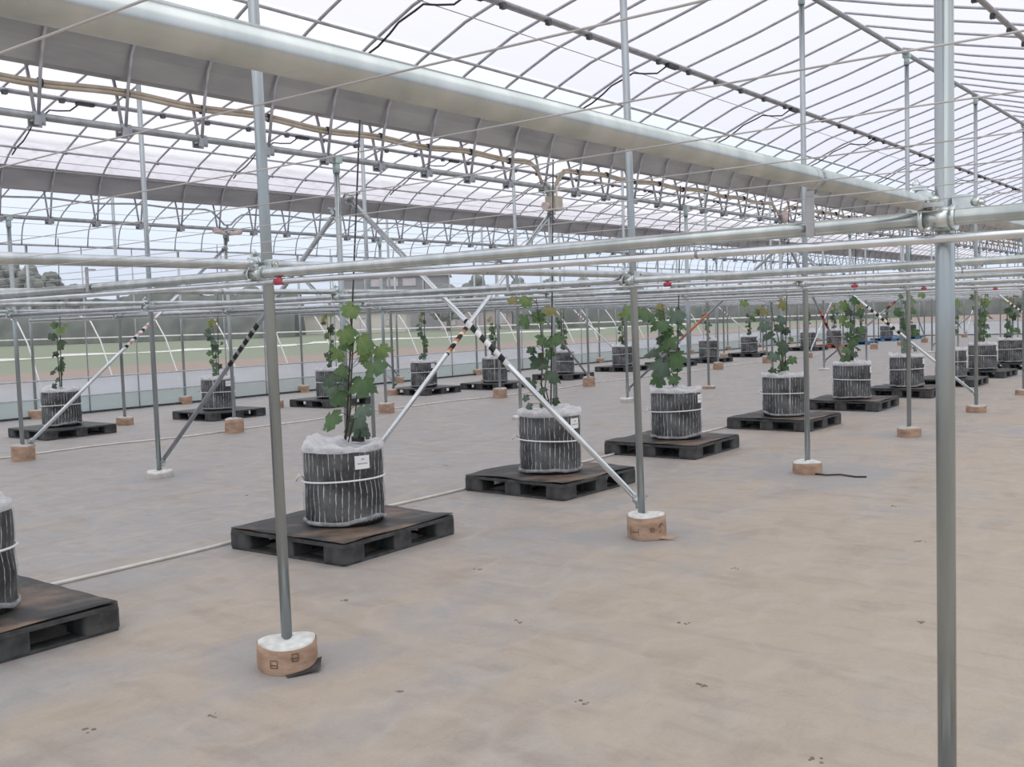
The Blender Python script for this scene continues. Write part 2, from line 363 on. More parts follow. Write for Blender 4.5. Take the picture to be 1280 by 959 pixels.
# ridges, purlins and inner wires
CLIP = MB().box((0, 0, -.018), (.04, .045, .03)).box((0, 0, -.003), (.03, .06, .04)).mesh('clip', 'clip_grey')
def purlin(j, side, d, kind, bn):
    sgn = -1 if side == 'left' else 1
    x = XJ(j)+sgn*d; z = prof_at(d)
    sl = 'slope near the ridge' if d < 1.5 else 'lower slope'
    if kind == 'double':
        t = thing('roof_purlin', f'grey double steel purlin with dark clips, {side} slope of the {bn}', 'purlin', (x, 0, z-.03))
        MB().tube([(0, -1.5, 0), (0, UEND, 0)], .0165, 8).build('upper_pipe', 'rib_steel', t)
        MB().tube([(sgn*.034, -1.5, -.012), (sgn*.034, UEND, -.012)], .0145, 8).build('lower_pipe', 'rib_steel', t)
        for n in range(-1, NR): put('clip', CLIP, t, (0, RU(n), -.02))
    elif kind == 'pipe':
        t = thing('roof_purlin', f'single steel purlin {"at the vent edge" if d < 2.2 else "low on the curve"}, {side} slope of the {bn}', 'purlin', (x, 0, z-.026))
        MB().tube([(0, -1.5, 0), (0, UEND, 0)], .013, 8).build('pipe', 'rib_steel', t)
        if d > 2.2:
            for n in range(-1, NR): put('clip', CLIP, t, (0, RU(n), 0)).scale = (.5, .6, .6)
    else:
        ypipe('roof_wire', x, z-.018, .0045, 'wire', f'thin brown film wire {ordw(kind)} up the {side} slope of the {bn}', 'wire', n=5)
ypipe('ridge_pipe', XJ(0), 4.318, .0243, 'steel_dull', 'grey steel ridge pipe along the top of the nearest bay', 'pipe')
ypipe('ridge_pipe', XJ(2), 4.318, .0243, 'steel_dull', 'grey steel ridge pipe along the top of the middle bay', 'pipe')
ypipe('ridge_pipe', XJ(4), 4.318, .0243, 'steel_dull', 'grey steel ridge pipe along the top of the farthest bay', 'pipe')
purlin(0, 'left', 1.39, 'double', 'nearest bay'); purlin(0, 'right', 1.46, 'double', 'nearest bay')
purlin(0, 'left', 2.14, 'pipe', 'nearest bay'); purlin(0, 'left', 1.68, 1, 'nearest bay')
purlin(2, 'left', 1.27, 'double', 'middle bay'); purlin(2, 'left', 2.01, 'pipe', 'middle bay'); purlin(2, 'left', 2.34, 'pipe', 'middle bay')
purlin(2, 'left', 2.50, 2, 'middle bay'); purlin(2, 'left', 2.60, 1, 'middle bay')
purlin(4, 'left', 1.39, 'double', 'farthest bay'); purlin(4, 'left', 1.68, 4, 'farthest bay'); purlin(4, 'left', 2.33, 3, 'farthest bay'); purlin(4, 'left', 2.62, 2, 'farthest bay'); purlin(4, 'left', 2.71, 1, 'farthest bay')
purlin(2, 'right', 1.39, 'double', 'middle bay'); purlin(4, 'right', 1.39, 'double', 'farthest bay')
# roof film
def film(j, side, d0, d1, label, mat='roof_film'):
    sgn = -1 if side == 'left' else 1
    ds = [d for d in [0, .69, 1.39, 1.78, 2.05, 2.275, 2.4, 2.5, 2.61, 2.65] if d0 < d < d1]; ds = [d0]+ds+[d1]
    sec = [(XJ(j)+sgn*(d*1.006), prof_at(min(d, 2.66))+.0155) for d in ds]
    tag(MB().extrude_y(sec, -2, UEND+.1, smooth=True, steps=1).build('roof_film', mat), label, 'plastic film')
film(0, 'left', 0, 2.14, 'milky plastic roof film of the nearest bay ending above the open vent')
film(0, 'right', 0, 2.64, 'milky plastic roof film on the ridge side nearest overhead')
film(2, 'left', 0, 2.65, 'lilac tinted plastic film on the far slope of the middle bay', 'roof_film_dense')
film(2, 'right', 0, 2.14, 'milky plastic roof film on the near slope of the middle bay')
film(4, 'left', 0, 1.9, 'milky plastic roof film on the far slope of the farthest bay')
film(4, 'right', 0, 2.64, 'milky plastic roof film on the near slope of the farthest bay')
# gutters and the valley pipes under them
CLAMP = MB().box((0, 0, -.005), (.055, .075, .06)).box((-.03, 0, -.035), (.012, .09, .055)).box((.035, 0, -.03), (.012, .07, .06)).tube([(-.05, .02, -.045), (.055, .02, -.045)], .008, 6).mesh('rib_clamp', 'steel_dull')
sec = [(-.185, 3.455), (-.115, 3.34), (-.055, 3.205), (.055, 3.205), (.115, 3.34), (.185, 3.455), (.175, 3.455), (.108, 3.345), (.05, 3.215), (-.05, 3.215), (-.108, 3.345), (-.175, 3.455)]
for j, nm in ((-1, 'over the bare post close to the camera'), (1, 'between the nearest and middle bays'), (3, 'between the middle and farthest bays')):
    g = MB().extrude_y([(XJ(j)+x, z) for x, z in sec], -1.5, UEND, closed=True).build('rain_gutter', 'gutter_steel')
    tag(g, f'dark grey steel rain gutter in the valley {nm}', 'gutter')
    t = thing('valley_pipe', f'grey valley pipe below the gutter {nm}', 'pipe', (XJ(j), 0, 2.875))
    MB().tube([(0, -1.5, 0), (0, UEND, 0)], .0243, 10).build('pipe', 'steel_dull', t)
    if j > 0:
        for n in range(-1, NR): put('rib_clamp', CLAMP, t, (0, RU(n), 0))
ypipe('eave_pipe', XJ(5)+.04, 3.045, .02, 'rib_steel', 'dark steel eave pipe along the far side wall', 'pipe')
# conduits clipped inside the valleys
TIE = MB().tube([(0, -.012, 0), (0, .012, 0)], .034, 8).mesh('tie', 'rubber_tie')
def conduit_pts(x, zc, dips):
    pts = []
    u = -1.0
    while u < UEND:
        z = zc + .012*math.sin(u*5.2) + .008*math.sin(u*1.7)
        for du_, dz in dips:
            z -= dz*math.exp(-((u-du_)/.17)**2)
        pts.append((x+.006*math.sin(u*2.1), u, z)); u += .101 if u < 20 else .607
    return pts
c = thing('cable_conduit', 'twin beige cable conduit slung in the first valley under the gutter', 'conduit', (XJ(1), 0, 0))
p = conduit_pts(.0, 3.10, [(UK(2), .33), (UK(4), .2)])
MB().tube([(x-.004, y, z+.014) for x, y, z in p], .0145, 6).build('upper_conduit', 'beige_conduit', c)
MB().tube([(x+.004, y, z-.014) for x, y, z in p], .0145, 6).build('lower_conduit', 'beige_conduit', c)
for n in range(-1, 40):
    if abs(RU(n)-UK(2)) > .4 and abs(RU(n)-UK(4)) > .4: put('tie', TIE, c, (0, RU(n)+.03, 3.10+.012*math.sin(RU(n)*5.2)))
c = thing('cable_conduit', 'dark conduit in the second valley dipping to the pink floodlights', 'conduit', (XJ(3), 0, 0))
MB().tube(conduit_pts(.03, 3.115, [(UK(2)+.02, .21), (UK(5), .2)]), .013, 6).build('conduit', 'rib_steel', c)
# black cables hanging from the double purlins down a rib
for j, bn, ds in ((0, 'nearest bay', 1.39), (2, 'middle bay', 1.27)):
    for i in range(1, 9):
        n = round((UK(i)-RU(0))/.607); u = RU(n); x0 = XJ(j)
        pts = [(x0-ds-.02, u+.22, prof_at(ds)-.05), (x0-ds-.10, u+.14, prof_at(ds)-.13), (x0-ds-.2, u+.06, prof_at(ds+.2)-.075), (x0-ds-.30, u+.02, prof_at(ds+.3)-.03)]
        for d in (1.78, 1.95, 2.05, 2.2, 2.35, 2.45):
            pts.append((x0-d+.012, u+.016+.012*math.sin(d*9), prof_at(d)-.035+.015*math.sin(d*14)))
        t = thing('hanging_cable', f'black cable looping off the purlin down a rib, {ordw(i)} in the {bn}', 'cable', (0, 0, 0), f'black cables of the {bn}')
        MB().tube(pts, .0085, 6).build('cable', 'black_plastic', t)
        MB().box((x0-ds, u+.26, prof_at(ds)-.06), (.05, .20, .035)).build('junction_clip', 'black_plastic', t)

# ------------------------------------------------------------------ posts on footings
ROWS = {-1: 'bare row', 0: 'nearest full row', 1: 'row beside the nearest pots', 2: 'third row', 3: 'fourth row', 4: 'fifth row', 5: 'row along the side wall'}
KS = {-1: [0], 0: range(0, 6), 1: range(1, 11), 2: range(1, 15), 3: range(1, 16), 4: range(2, 16), 5: range(2, 16)}
shaft_cache = {}
def shaft(top):
    if top not in shaft_cache:
        shaft_cache[top] = MB().tube([(0, 0, .0), (0, 0, top*.5), (0, 0, top)], .0243, 14).mesh('shaft', 'post_steel')
    return shaft_cache[top]
CAPM = MB().tube([(0, 0, -.06), (0, 0, .045)], .030, 10).box((0, 0, .045), (.075, .075, .05)).mesh('top_bracket', 'zinc_cap')
def clampm():
    m = MB()
    m.tube([(0, 0, -.028), (0, 0, .028)], .031, 12)                        # collar round the post
    m.tube([(-.047, -.03, .046), (-.047, .03, .046)], .029, 12)            # collar round the long pipe
    m.tube([(-.03, -.047, .002), (.03, -.047, .002)], .029, 12)            # collar round the cross pipe
    m.box((-.028, -.032, .025), (.03, .03, .06)); m.tube([(.02, -.02, .0), (.07, -.03, .01)], .006, 6); m.tube([(.055, -.028, .01), (.066, -.03, .012)], .012, 6)
    m.tube([(-.05, -.02, .03), (-.09, -.03, .075)], .006, 6); m.tube([(-.01, -.075, -.02), (-.02, -.10, -.03)], .006, 6)
    # ring flanges, hinge lugs, bolts and nuts of the swivel coupler
    for x in (-.042, .036): m.tube([(x-.006, -.047, .002), (x+.006, -.047, .002)], .0335, 14)
    for y in (-.034, .03): m.tube([(-.047, y-.006, .046), (-.047, y+.006, .046)], .0335, 14)
    m.box((.05, -.018, .035), (.045, .035, .05)); m.tube([(.06, -.02, .045), (.105, -.03, .035)], .0065, 8); m.tube([(.078, -.024, .041), (.094, -.028, .037)], .014, 6)
    m.box((-.005, -.075, .036), (.05, .022, .012)); m.tube([(-.005, -.078, .02), (-.005, -.078, .058)], .006, 8); m.tube([(-.005, -.078, .044), (-.005, -.078, .056)], .012, 6)
    m.box((-.06, -.012, .088), (.025, .05, .012)); m.tube([(-.068, -.012, .075), (-.068, -.012, .112)], .0055, 8); m.tube([(-.068, -.012, .094), (-.068, -.012, .105)], .011, 6)
    return m.mesh('cross_clamp', 'zinc_fitting')
CROSS = clampm()
foot_cache = {}
def footing(h, kind):
    key = (round(h, 2), kind)
    if key in foot_cache: return foot_cache[key]
    R = .128
    rnd = random.Random(int(h*1000)+len(kind))
    a = [rnd.uniform(0, 6.28) for _ in range(4)]
    jit = lambda i, r, z, q: (r*(1+.022*math.sin(3*q+a[0])+.015*math.sin(5*q+a[1])), z+.006*math.sin(2*q+a[2])*(z > .01))
    cap = MB().lathe([(R*.985, h-.03), (R*.97, h+.002), (R*.85, h+.009), (R*.5, h+.014), (.001, h+.016)], 28, jit)
    sl = MB().lathe([(R*1.01, 0), (R*1.035, h*.3), (R*1.02, h*.7), (R*1.03, h-.004), (R*1.0, h-.004), (R*.98, h-.03)], 28, jit)
    res = (cap.mesh('concrete_cap', 'concrete_white' if kind in ('white', 'flat') else 'concrete_grey'), sl.mesh('paper_sleeve', 'concrete_grey' if kind == 'flat' else 'cardboard'))
    foot_cache[key] = res
    return res
HF = {(0, 0): (.115, 'white'), (0, 1): (.155, 'white'), (0, 2): (.105, 'white'), (0, 3): (.10, 'card'), (0, 4): (.09, 'card'), (0, 5): (.08, 'card')}
def hf(j, k):
    if (j, k) in HF: return HF[j, k]
    if j == 2: return (.06, 'flat') if k in (1, 4) else (.05, 'card') if k in (2, 5, 6) else (.04, 'flat')
    if j == 3: return (.18+.02*((k*7) % 3-1), 'card')
    if j == 1: return (.09, 'card')
    if j == 4: return (.12+.02*(k % 2), 'card')
    return (.15, 'card')
TOPZ = {-1: 2.85, 1: 2.85, 3: 2.85, 0: 4.295, 2: 4.295, 4: 4.295, 5: 3.03}
for j, ks in KS.items():
    for q, k in enumerate(ks):
        if j == -1: lab = 'bare galvanized steel post standing closest to the camera, full picture height'
        elif (j, k) == (0, 0): lab = 'grey steel post on a white-topped round footing, first of the nearest full row'
        elif (j, k) == (0, 1): lab = 'grey post on a printed cardboard footing where the black-striped brace ends'
        else: lab = f'grey steel post on a low round footing, {ordw(q+1)} in the {ROWS[j]}'
        h, kind = hf(j, k)
        lean = {(0, 0): rt*.03-Vector((fw.x, fw.y, 0))*.035, (0, 1): rt*.035-Vector((fw.x, fw.y, 0))*.06}.get((j, k))
        t = thing('steel_post', lab, 'post', (XJ(j), UK(k), 0), f'posts of the {ROWS[j]}')
        put('shaft', shaft(TOPZ[j]), t)
        if lean:            # the foot of this post stands slightly off the grid
            t.location += lean; t.rotation_euler = (math.atan2(lean.y, 3.6), -math.atan2(lean.x, 3.6), 0)
        ca, sl = footing(h, kind)
        f = put('footing', sl, t)
        f['label'] = 'round footing in a paper sleeve'
        put('concrete_cap', ca, f)
        if (j, k) == (0, 1): f.location = rt*.03
        f.rotation_euler.z = random.uniform(0, 6.28) if (j, k) not in ((0, 0), (0, 1)) else 0
        if j < 5:
            put('cross_clamp', CROSS, t, (0, 0, 1.722))
            put('top_bracket', CAPM, t, (0, 0, TOPZ[j]-.04))
        if (j, k) == (0, 0):       # printed marks on the sleeve
            pr = MB()
            for a0, dz, w in ((-1.15, .05, .03), (-.45, .075, .025)):
                for z in (-.016, .016):
                    pr.tube([(math.cos(a0+d)*.1345, math.sin(a0+d)*.1345, dz+z) for d in (-w*4, 0, w*4)], .0016, 4)
                for d in (-w*4, w*4): pr.tube([(math.cos(a0+d)*.1345, math.sin(a0+d)*.1345, dz-.016), (math.cos(a0+d)*.1345, math.sin(a0+d)*.1345, dz+.016)], .0016, 4)
                pr.tube([(math.cos(a0+d)*.1345, math.sin(a0+d)*.1345, dz-.004) for d in (-w*3, w*3)], .002, 4)
            pr.build('print', 'print_ink', f)
        if (j, k) == (0, 1):
            pr = MB(); P = lambda a, z: (math.cos(a)*.1345, math.sin(a)*.1345, z)
            pr.tube([P(-1.85+d, .055+.004*d) for d in (0, .15, .3, .38)], .003, 4)
            for d in (0, .5): pr.tube([P(-1.95+d, .035), P(-1.95+d, .085)], .0015, 4)
            pr.tube([P(-.83, .055), P(-.83, .088)], .0022, 4)
            pr.tube([P(-.70+.07*math.cos(q), .0715+.016*math.sin(q)) for q in [i*.7 for i in range(10)]], .002, 4)
            pr.tube([P(-.35, .085), P(-.22, .11), P(-.12, .10)], .003, 4); pr.tube([P(-.35, .05), P(-.2, .06)], .002, 4)
            pr.build('print', 'print_ink', f)
            fl = MB(); fl.v = [Vector(p) for p in ((.10, -.06, .012), (.21, -.01, .004), (.235, .01, .02), (.13, .0, .03))]; fl.ngon((0, 1, 2, 3)); fl.ngon((3, 2, 1, 0))
            fl.build('torn_flap', 'cardboard', f)

# ------------------------------------------------------------------ the pipe grid at head height
for j in range(-1, 5):
    x = XJ(j)-.047
    t = thing('trellis_pipe', f'long steel trellis pipe running lengthwise along the {ROWS[j]}', 'pipe', (x, 0, 1.768))
    MB().tube([(0, -1.2, 0), (0, UEND, 0)], .0214, 18).build('pipe', 'steel', t)
    for u in ((2.05, 7.5, 13.1) if j == -1 else (4.4+.3*j, 9.9, 15.4)):
        MB().tube([(0, u-.02, 0), (0, u+.02, 0)], .0226, 14).build('joint_sleeve', 'steel', t)
HANG = MB().box((0, 0, -.03), (.023, .006, .125)).box((0, .02, .02), (.02, .05, .006)).mesh('hanger', 'gutter_steel')
for k in range(0, 17):
    u = UK(k)-.047
    t = thing('cross_pipe', f'thick steel cross pipe clamped to the posts, {ordw(k+1)} from the front', 'pipe', (0, u, 1.724), 'thick cross pipes')
    MB().tube([(.6, 0, 0), (XJ(5)+.05, 0, 0)], .0214, 16).build('pipe', 'steel', t)
    for hx in {0: (-1.09, -4.87), 1: (-4.54, -12.0), 2: (-7.2, -12.3)}.get(k, (-5.0-.8*(k % 3),)):
        put('hanger', HANG, t, (hx, -.03, .07))
    t = thing('thin_cross_pipe', f'thin steel cross pipe slung just below the {ordw(k+1)} thick one', 'pipe', (0, u-.01, 0), 'thin cross pipes')
    MB().tube([(.6, 0, 1.666), (-1.0, 0, 1.672), (-3.4, 0, 1.685), (-6, 0, 1.688), (XJ(5)+.05, 0, 1.688)], .0127, 10).build('pipe', 'steel_bright', t)
    rx = {0: -3.395, 1: -3.24, 2: -3.09, 3: -3.37}.get(k, -3.3)
    if k < 7:
        tp = MB().tube([(rx-.028, 0, 1.6845), (rx+.028, 0, 1.6845)], .0148, 10).tube([(rx-.012, 0, 1.70), (rx+.012, 0, 1.69)], .009, 6).build('red_tape', 'red_tape', t); tp['label'] = 'band of red tape'
    for cx in (-1.45, -9.0):
        MB().tube([(cx-.004, 0, 1.6745 if cx > -2 else 1.688), (cx+.004, 0, 1.6745 if cx > -2 else 1.688)], .0142, 10).build('joint', 'steel_dull', t)
for i in range(9):
    u = .40+.265*i
    z0 = 1.722
    pts = [(.4-18.2*q/24, u+.004*math.sin(q*2.3+i), z0-.004*math.sin(q*1.3+i*.7)**2) for q in range(25)]
    o = MB().tube(pts, .0011, 5).build('trellis_wire', 'wire')
    tag(o, f'thin pale trellis wire strung crosswise at head height, {ordw(i+1)} from the front', 'wire', 'crosswise trellis wires')

# ------------------------------------------------------------------ braces
BCL = MB().tube([(0, 0, -.03), (0, 0, .03)], .033, 10).box((.035, 0, 0), (.03, .05, .03)).tube([(-.02, .03, .0), (.06, .045, .01)], .007, 6).tube([(.0, -.04, 0), (.03, -.06, .01)], .010, 6)
BCLM = BCL.mesh('end_clamp', 'steel')
def brace(p1, p2, mat, tape, t0, t1, label):
    p1, p2 = Vector(p1), Vector(p2); d = p2-p1; Ln = d.length
    t = thing('diagonal_brace', label, 'brace', p1); t.rotation_mode = 'QUATERNION'; t.rotation_quaternion = d.to_track_quat('Z', 'Y')
    MB().tube([(0, 0, 0), (0, 0, Ln)], .0214, 12).build('bar', mat, t)
    if tape: MB().tube([(0, 0, Ln*t0), (0, 0, Ln*t1)], .0224, 12, caps=True).build('hazard_tape', tape, t)['label'] = 'striped hazard tape'
    put('end_clamp', BCLM, t, (0, 0, .03)); put('end_clamp', BCLM, t, (0, 0, Ln-.03))
o_ = .048
def bdir(j0, j1, k, mat, tape, a, b, label, z0=2.56, z1=.21):
    s = 1 if j1 < j0 else -1
    dz = 0 if j1 < j0 else -.1
    brace((XJ(j0)+s*.05, UK(k)+o_, z0+dz), (XJ(j1)+s*.02, UK(k)+o_, z1), mat, tape, a, b, label)
def adir(j, kt, kb, mat, tape, a, b, label, z0=2.62, z1=.2):
    s = 1 if kb > kt else -1
    brace((XJ(j)+o_, UK(kt)+s*.03, z0), (XJ(j)+o_, UK(kb)-s*.06, z1), mat, tape, a, b, label)
bdir(1, 0, 1, 'steel_bright', 'tape_bw', .455, .60, 'bright brace with black and white stripes ending at the printed cardboard footing')
bdir(1, 2, 1, 'steel_dull', 'tape_bg', .40, .57, 'dull grey brace with black bands leaning down away from the striped brace', z1=.15)
adir(1, 2, 1, 'steel_bright', 'tape_ok', .50, .60, 'bright brace with orange and black tape crossing behind the striped brace', z1=.22)
adir(3, 2, 1, 'steel_bright', 'tape_pw', .40, .56, 'bright brace with orange and black tape rising over the outermost pot')
bdir(1, 0, 4, 'steel_bright', 'tape_ow', .45, .62, 'brace with orange, white and black tape ending behind the bare post')
bdir(1, 2, 4, 'steel_dull', 'tape_o', .44, .62, 'brace with orange tape crossing behind the third near vine')
adir(1, 4, 5, 'steel_dull', 'tape_rk', .48, .6, 'dark brace with red tape behind the fourth near vine')
bdir(1, 0, 7, 'steel_bright', 'tape_ow', .45, .62, 'far brace with orange and white tape near the outermost near-row pot')
bdir(1, 2, 7, 'steel', 'tape_rk', .38, .46, 'grey far brace with red tape behind the fifth near vine')
bdir(1, 2, 10, 'steel', None, 0, 0, 'plain far brace between the bare post and the last pots')
bdir(5, 4, 4, 'steel_bright', None, 0, 0, 'plain bright brace falling from the side wall behind the first near vine')
bdir(5, 4, 7, 'steel_bright', 'tape_rw', .42, .55, 'bright brace with red and white stripes by the side wall')
bdir(5, 4, 10, 'steel_bright', 'tape_bw', .42, .55, 'far bright brace with black and white bands by the side wall')
adir(5, 4, 5, 'steel_dull', None, 0, 0, 'thin dull brace along the side wall behind the first near vine')
adir(3, 4, 5, 'steel_dull', None, 0, 0, 'dull brace in the fourth row behind the second near vine')
adir(5, 10, 9, 'steel_bright', None, 0, 0, 'bright short-looking brace along the side wall behind the third near vine')
adir(3, 10, 9, 'steel_bright', 'tape_rw', .45, .55, 'far bright brace with red tape rising in the fourth row')
adir(3, 12, 13, 'steel_dull', None, 0, 0, 'far dull brace in the fourth row ending by the blue pallets')
adir(3, 16, 15, 'steel_bright', None, 0, 0, 'far bright brace at the end of the fourth row')

# ------------------------------------------------------------------ boxes and lamps on post heads
t = thing('control_box', 'beige electrical box with a red horn high on a post in the first valley', 'electrical box', (XJ(1), UK(2), 0))
MB().box((.07, 0, 2.70), (.10, .14, .15)).box((.07, .0, 2.70), (.104, .13, .14)).build('housing', 'beige_box', t)
MB().box((.07, -.10, 2.69), (.08, .05, .15)).build('side_housing', 'beige_box', t)
MB().tube([(.07, -.12, 2.68), (.07, -.19, 2.66)], [.02, .045], 10).build('horn', 'pink_plastic', t)
MB().tube([(.05, -.12, 2.92), (.06, -.03, 2.86), (.07, -.02, 2.77)], .012, 6).tube([(.05, .14, 2.92), (.06, .05, 2.87), (.07, .03, 2.77)], .012, 6).build('feed_conduit', 'white_pipe', t)
t = thing('control_box', 'pale electrical box with a funnel top on a farther post of the first valley', 'electrical box', (XJ(1), UK(4), 0))
MB().box((.07, 0, 2.74), (.10, .16, .12)).build('housing', 'beige_box', t)
MB().tube([(.07, 0, 2.82), (.07, 0, 2.98)], [.03, .10], 8).build('funnel', 'pink_plastic', t)
t = thing('floodlight_bracket', 'pair of pinkish floodlights on an arm atop a post in the second valley', 'lamp', (XJ(3), UK(2), 0))
MB().tube([(.06, 0, 2.70), (.06, 0, 2.92)], .016, 8).build('arm', 'steel_dull', t)
for s in (-1, 1): MB().tube([(.06, s*.03, 2.80), (.06, s*.22, 2.85)], [.02, .045], 8).build('lamp_head', 'pink_plastic', t)

# ------------------------------------------------------------------ side wall and end wall
for k in range(1, 16):
    for q in (1, 2):
        o = MB().tube([(0, 0, 0), (0, 0, 3.03)], .0125, 8).build('wall_stud', 'rib_steel', None, (XJ(5), UK(k)+DU*q/3, 0))
        tag(o, f'thin grey stud of the side wall, {ordw((k-1)*2+q)} from the front', 'stud', 'thin side wall studs')
ypipe('wall_rail', XJ(5)+.035, .66, .0135, 'rib_steel', 'grey horizontal rail above the pale skirt film of the side wall', 'rail')
ypipe('wall_rail', XJ(5)+.035, .335, .0125, 'rib_steel', 'grey lower rail halfway down the skirt film of the side wall', 'rail')
ypipe('wall_rail', XJ(5)+.035, .03, .02, 'black_plastic', 'dark bottom rail where the side wall skirt meets the floor', 'rail')
for q, z in enumerate((1.95, 2.2, 2.45, 2.7)): ypipe('wall_wire', XJ(5)-.02, z, .003, 'wire', f'thin wire of the side wall net, {ordw(q+1)} from below', 'wire', n=4)
def ysheet(name, x, z0, z1, mat, label, wob=.012):
    m = MB(); n = 90
    for i in range(n+1):
        y = -1.5+(UEND+1.5)*i/n; w = wob*math.sin(i*2.3)
        for z, kk in ((z0, 0), ((z0+z1)/2, 1), (z1, 0)): m.v.append(Vector((x+w*kk, y, z)))
    for i in range(n):
        for q in (0, 1): m.f.append((i*3+q, i*3+q+1, i*3+q+4, i*3+q+3)); m.sm.append(True)
    tag(m.build(name, mat), label, 'plastic film')
ysheet('skirt_film', XJ(5)-.03, .335, .66, 'skirt_upper', 'pale blue translucent upper skirt film along the side wall')
ysheet('skirt_film', XJ(5)-.032, .0, .335, 'skirt_lower', 'greenish translucent lower skirt film along the side wall')
ysheet('insect_net', XJ(5)-.05, .66, 3.03, 'net_haze', 'fine hazy insect net stretched along the side wall', .0)
def xpipe(name, u, z, r, mat, label, cat):
    tag(MB().tube([(XJ(5), u, z), (1.5, u, z)], r, 8).build(name, mat), label, cat)
xpipe('wall_rail', UEND+.03, .66, .0135, 'rib_steel', 'grey rail above the pale skirt film of the end wall', 'rail')
xpipe('wall_rail', UEND+.03, .03, .02, 'black_plastic', 'dark bottom rail of the end wall', 'rail')
m = MB(); m.v = [Vector(p) for p in ((XJ(5), UEND+.08, 0), (1.5, UEND+.08, 0), (1.5, UEND+.08, .66), (XJ(5), UEND+.08, .66))]; m.ngon((0, 1, 2, 3))
tag(m.build('skirt_film', 'skirt_upper'), 'pale blue translucent skirt film across the far end wall', 'plastic film')
m = MB(); m.v = [Vector(p) for p in ((XJ(5), UEND+.08, .66), (1.5, UEND+.08, .66), (1.5, UEND+.08, 3.0), (XJ(5), UEND+.08, 3.0))]; m.ngon((0, 1, 2, 3))
tag(m.build('insect_net', 'net_haze'), 'fine hazy insect net across the far end wall', 'net')
for i in range(13):
    o = MB().tube([(0, 0, 0), (0, 0, 3.05)], .02, 8).build('wall_stud', 'rib_steel', None, (XJ(5)+1.4*i, UEND, 0))
    tag(o, f'grey stud of the far end wall, {ordw(i+1)} from the corner', 'stud', 'end wall studs')

# ------------------------------------------------------------------ pallets
def rbox(m, c, d, r=.03, n=4):
    """box with rounded upright corners"""
    base = len(m.v); ring = []
    for sx, sy, a0 in ((1, 1, 0), (-1, 1, 90), (-1, -1, 180), (1, -1, 270)):
        for i in range(n+1):
            a = math.radians(a0+90*i/n); ring.append((c[0]+sx*(d[0]/2-r)+r*math.cos(a), c[1]+sy*(d[1]/2-r)+r*math.sin(a)))
    N_ = len(ring)
    for z in (c[2]-d[2]/2, c[2]+d[2]/2):
        for x, y in ring: m.v.append(Vector((x, y, z)))
    for i in range(N_): m.f.append((base+i, base+(i+1) % N_, base+N_+(i+1) % N_, base+N_+i)); m.sm.append(False)
    m.f.append(tuple(base+i for i in range(N_))[::-1]); m.sm.append(False); m.f.append(tuple(base+N_+i for i in range(N_))); m.sm.append(False)
    return m
def pallet_meshes(mat):
    deck = rbox(MB(), (0, 0, .124), (1.10, 1.10, .022), .05)
    out = [('deck', deck.mesh('deck', mat), [(0, 0, 0)])]
    out.append(('corner_block', rbox(MB(), (0, 0, .064), (.20, .20, .098), .035).mesh('corner_block', mat), [(x, y, 0) for x in (-.448, .448) for y in (-.448, .448)]))
    out.append(('block', rbox(MB(), (0, 0, .064), (.17, .17, .098), .012).mesh('block', mat), [(0, -.46, 0), (0, .46, 0), (-.46, 0, 0), (.46, 0, 0), (0, 0, 0)]))
    out.append(('runner', MB().box((0, 0, .010), (.10, 1.06, .019)).mesh('runner', mat), [(-.49, 0, 0), (0, 0, 0), (.49, 0, 0)]))
    out.append(('cross_runner', MB().box((0, 0, .0085), (1.05, .10, .017)).mesh('cross_runner', mat), [(0, -.49, 0), (0, .49, 0)]))
    return out
PAL = {n: pallet_meshes(n) for n in ('pallet_plastic', 'pallet_blue', 'pallet_orange')}
def pallet(x, y, rz, mat, label, group):
    t = thing('plastic_pallet', label, 'pallet', (x, y, 0), group); t.rotation_euler.z = rz
    for nm, me, locs in PAL[mat]:
        for l in locs: put(nm, me, t, l)
def cover_sheet(x, y, rz, label, seed):
    rnd = random.Random(seed); m = MB(); n = 12
    for i in range(n+1):
        for q in range(n+1):
            a, b = -.535+1.07*i/n, -.535+1.07*q/n
            e = max(abs(a), abs(b)); edge = max(0, (e-.40)/.135)
            z = .1395 + .007*edge*(1+math.sin(a*9+seed)*math.sin(b*8+seed*2)) + .002*math.sin(a*23+b*17)
            m.v.append(Vector((a, b, z)))
    for i in range(n):
        for q in range(n):
            a = i*(n+1)+q; m.f.append((a, a+n+1, a+n+2, a+1)); m.sm.append(True)
    o = m.build('cover_sheet', 'mat_sheet', None, (x, y, 0)); o.rotation_euler.z = rz
    md = o.modifiers.new('thick', 'SOLIDIFY'); md.thickness = .004
    tag(o, label, 'rubber sheet', 'sheets on the near pallets')

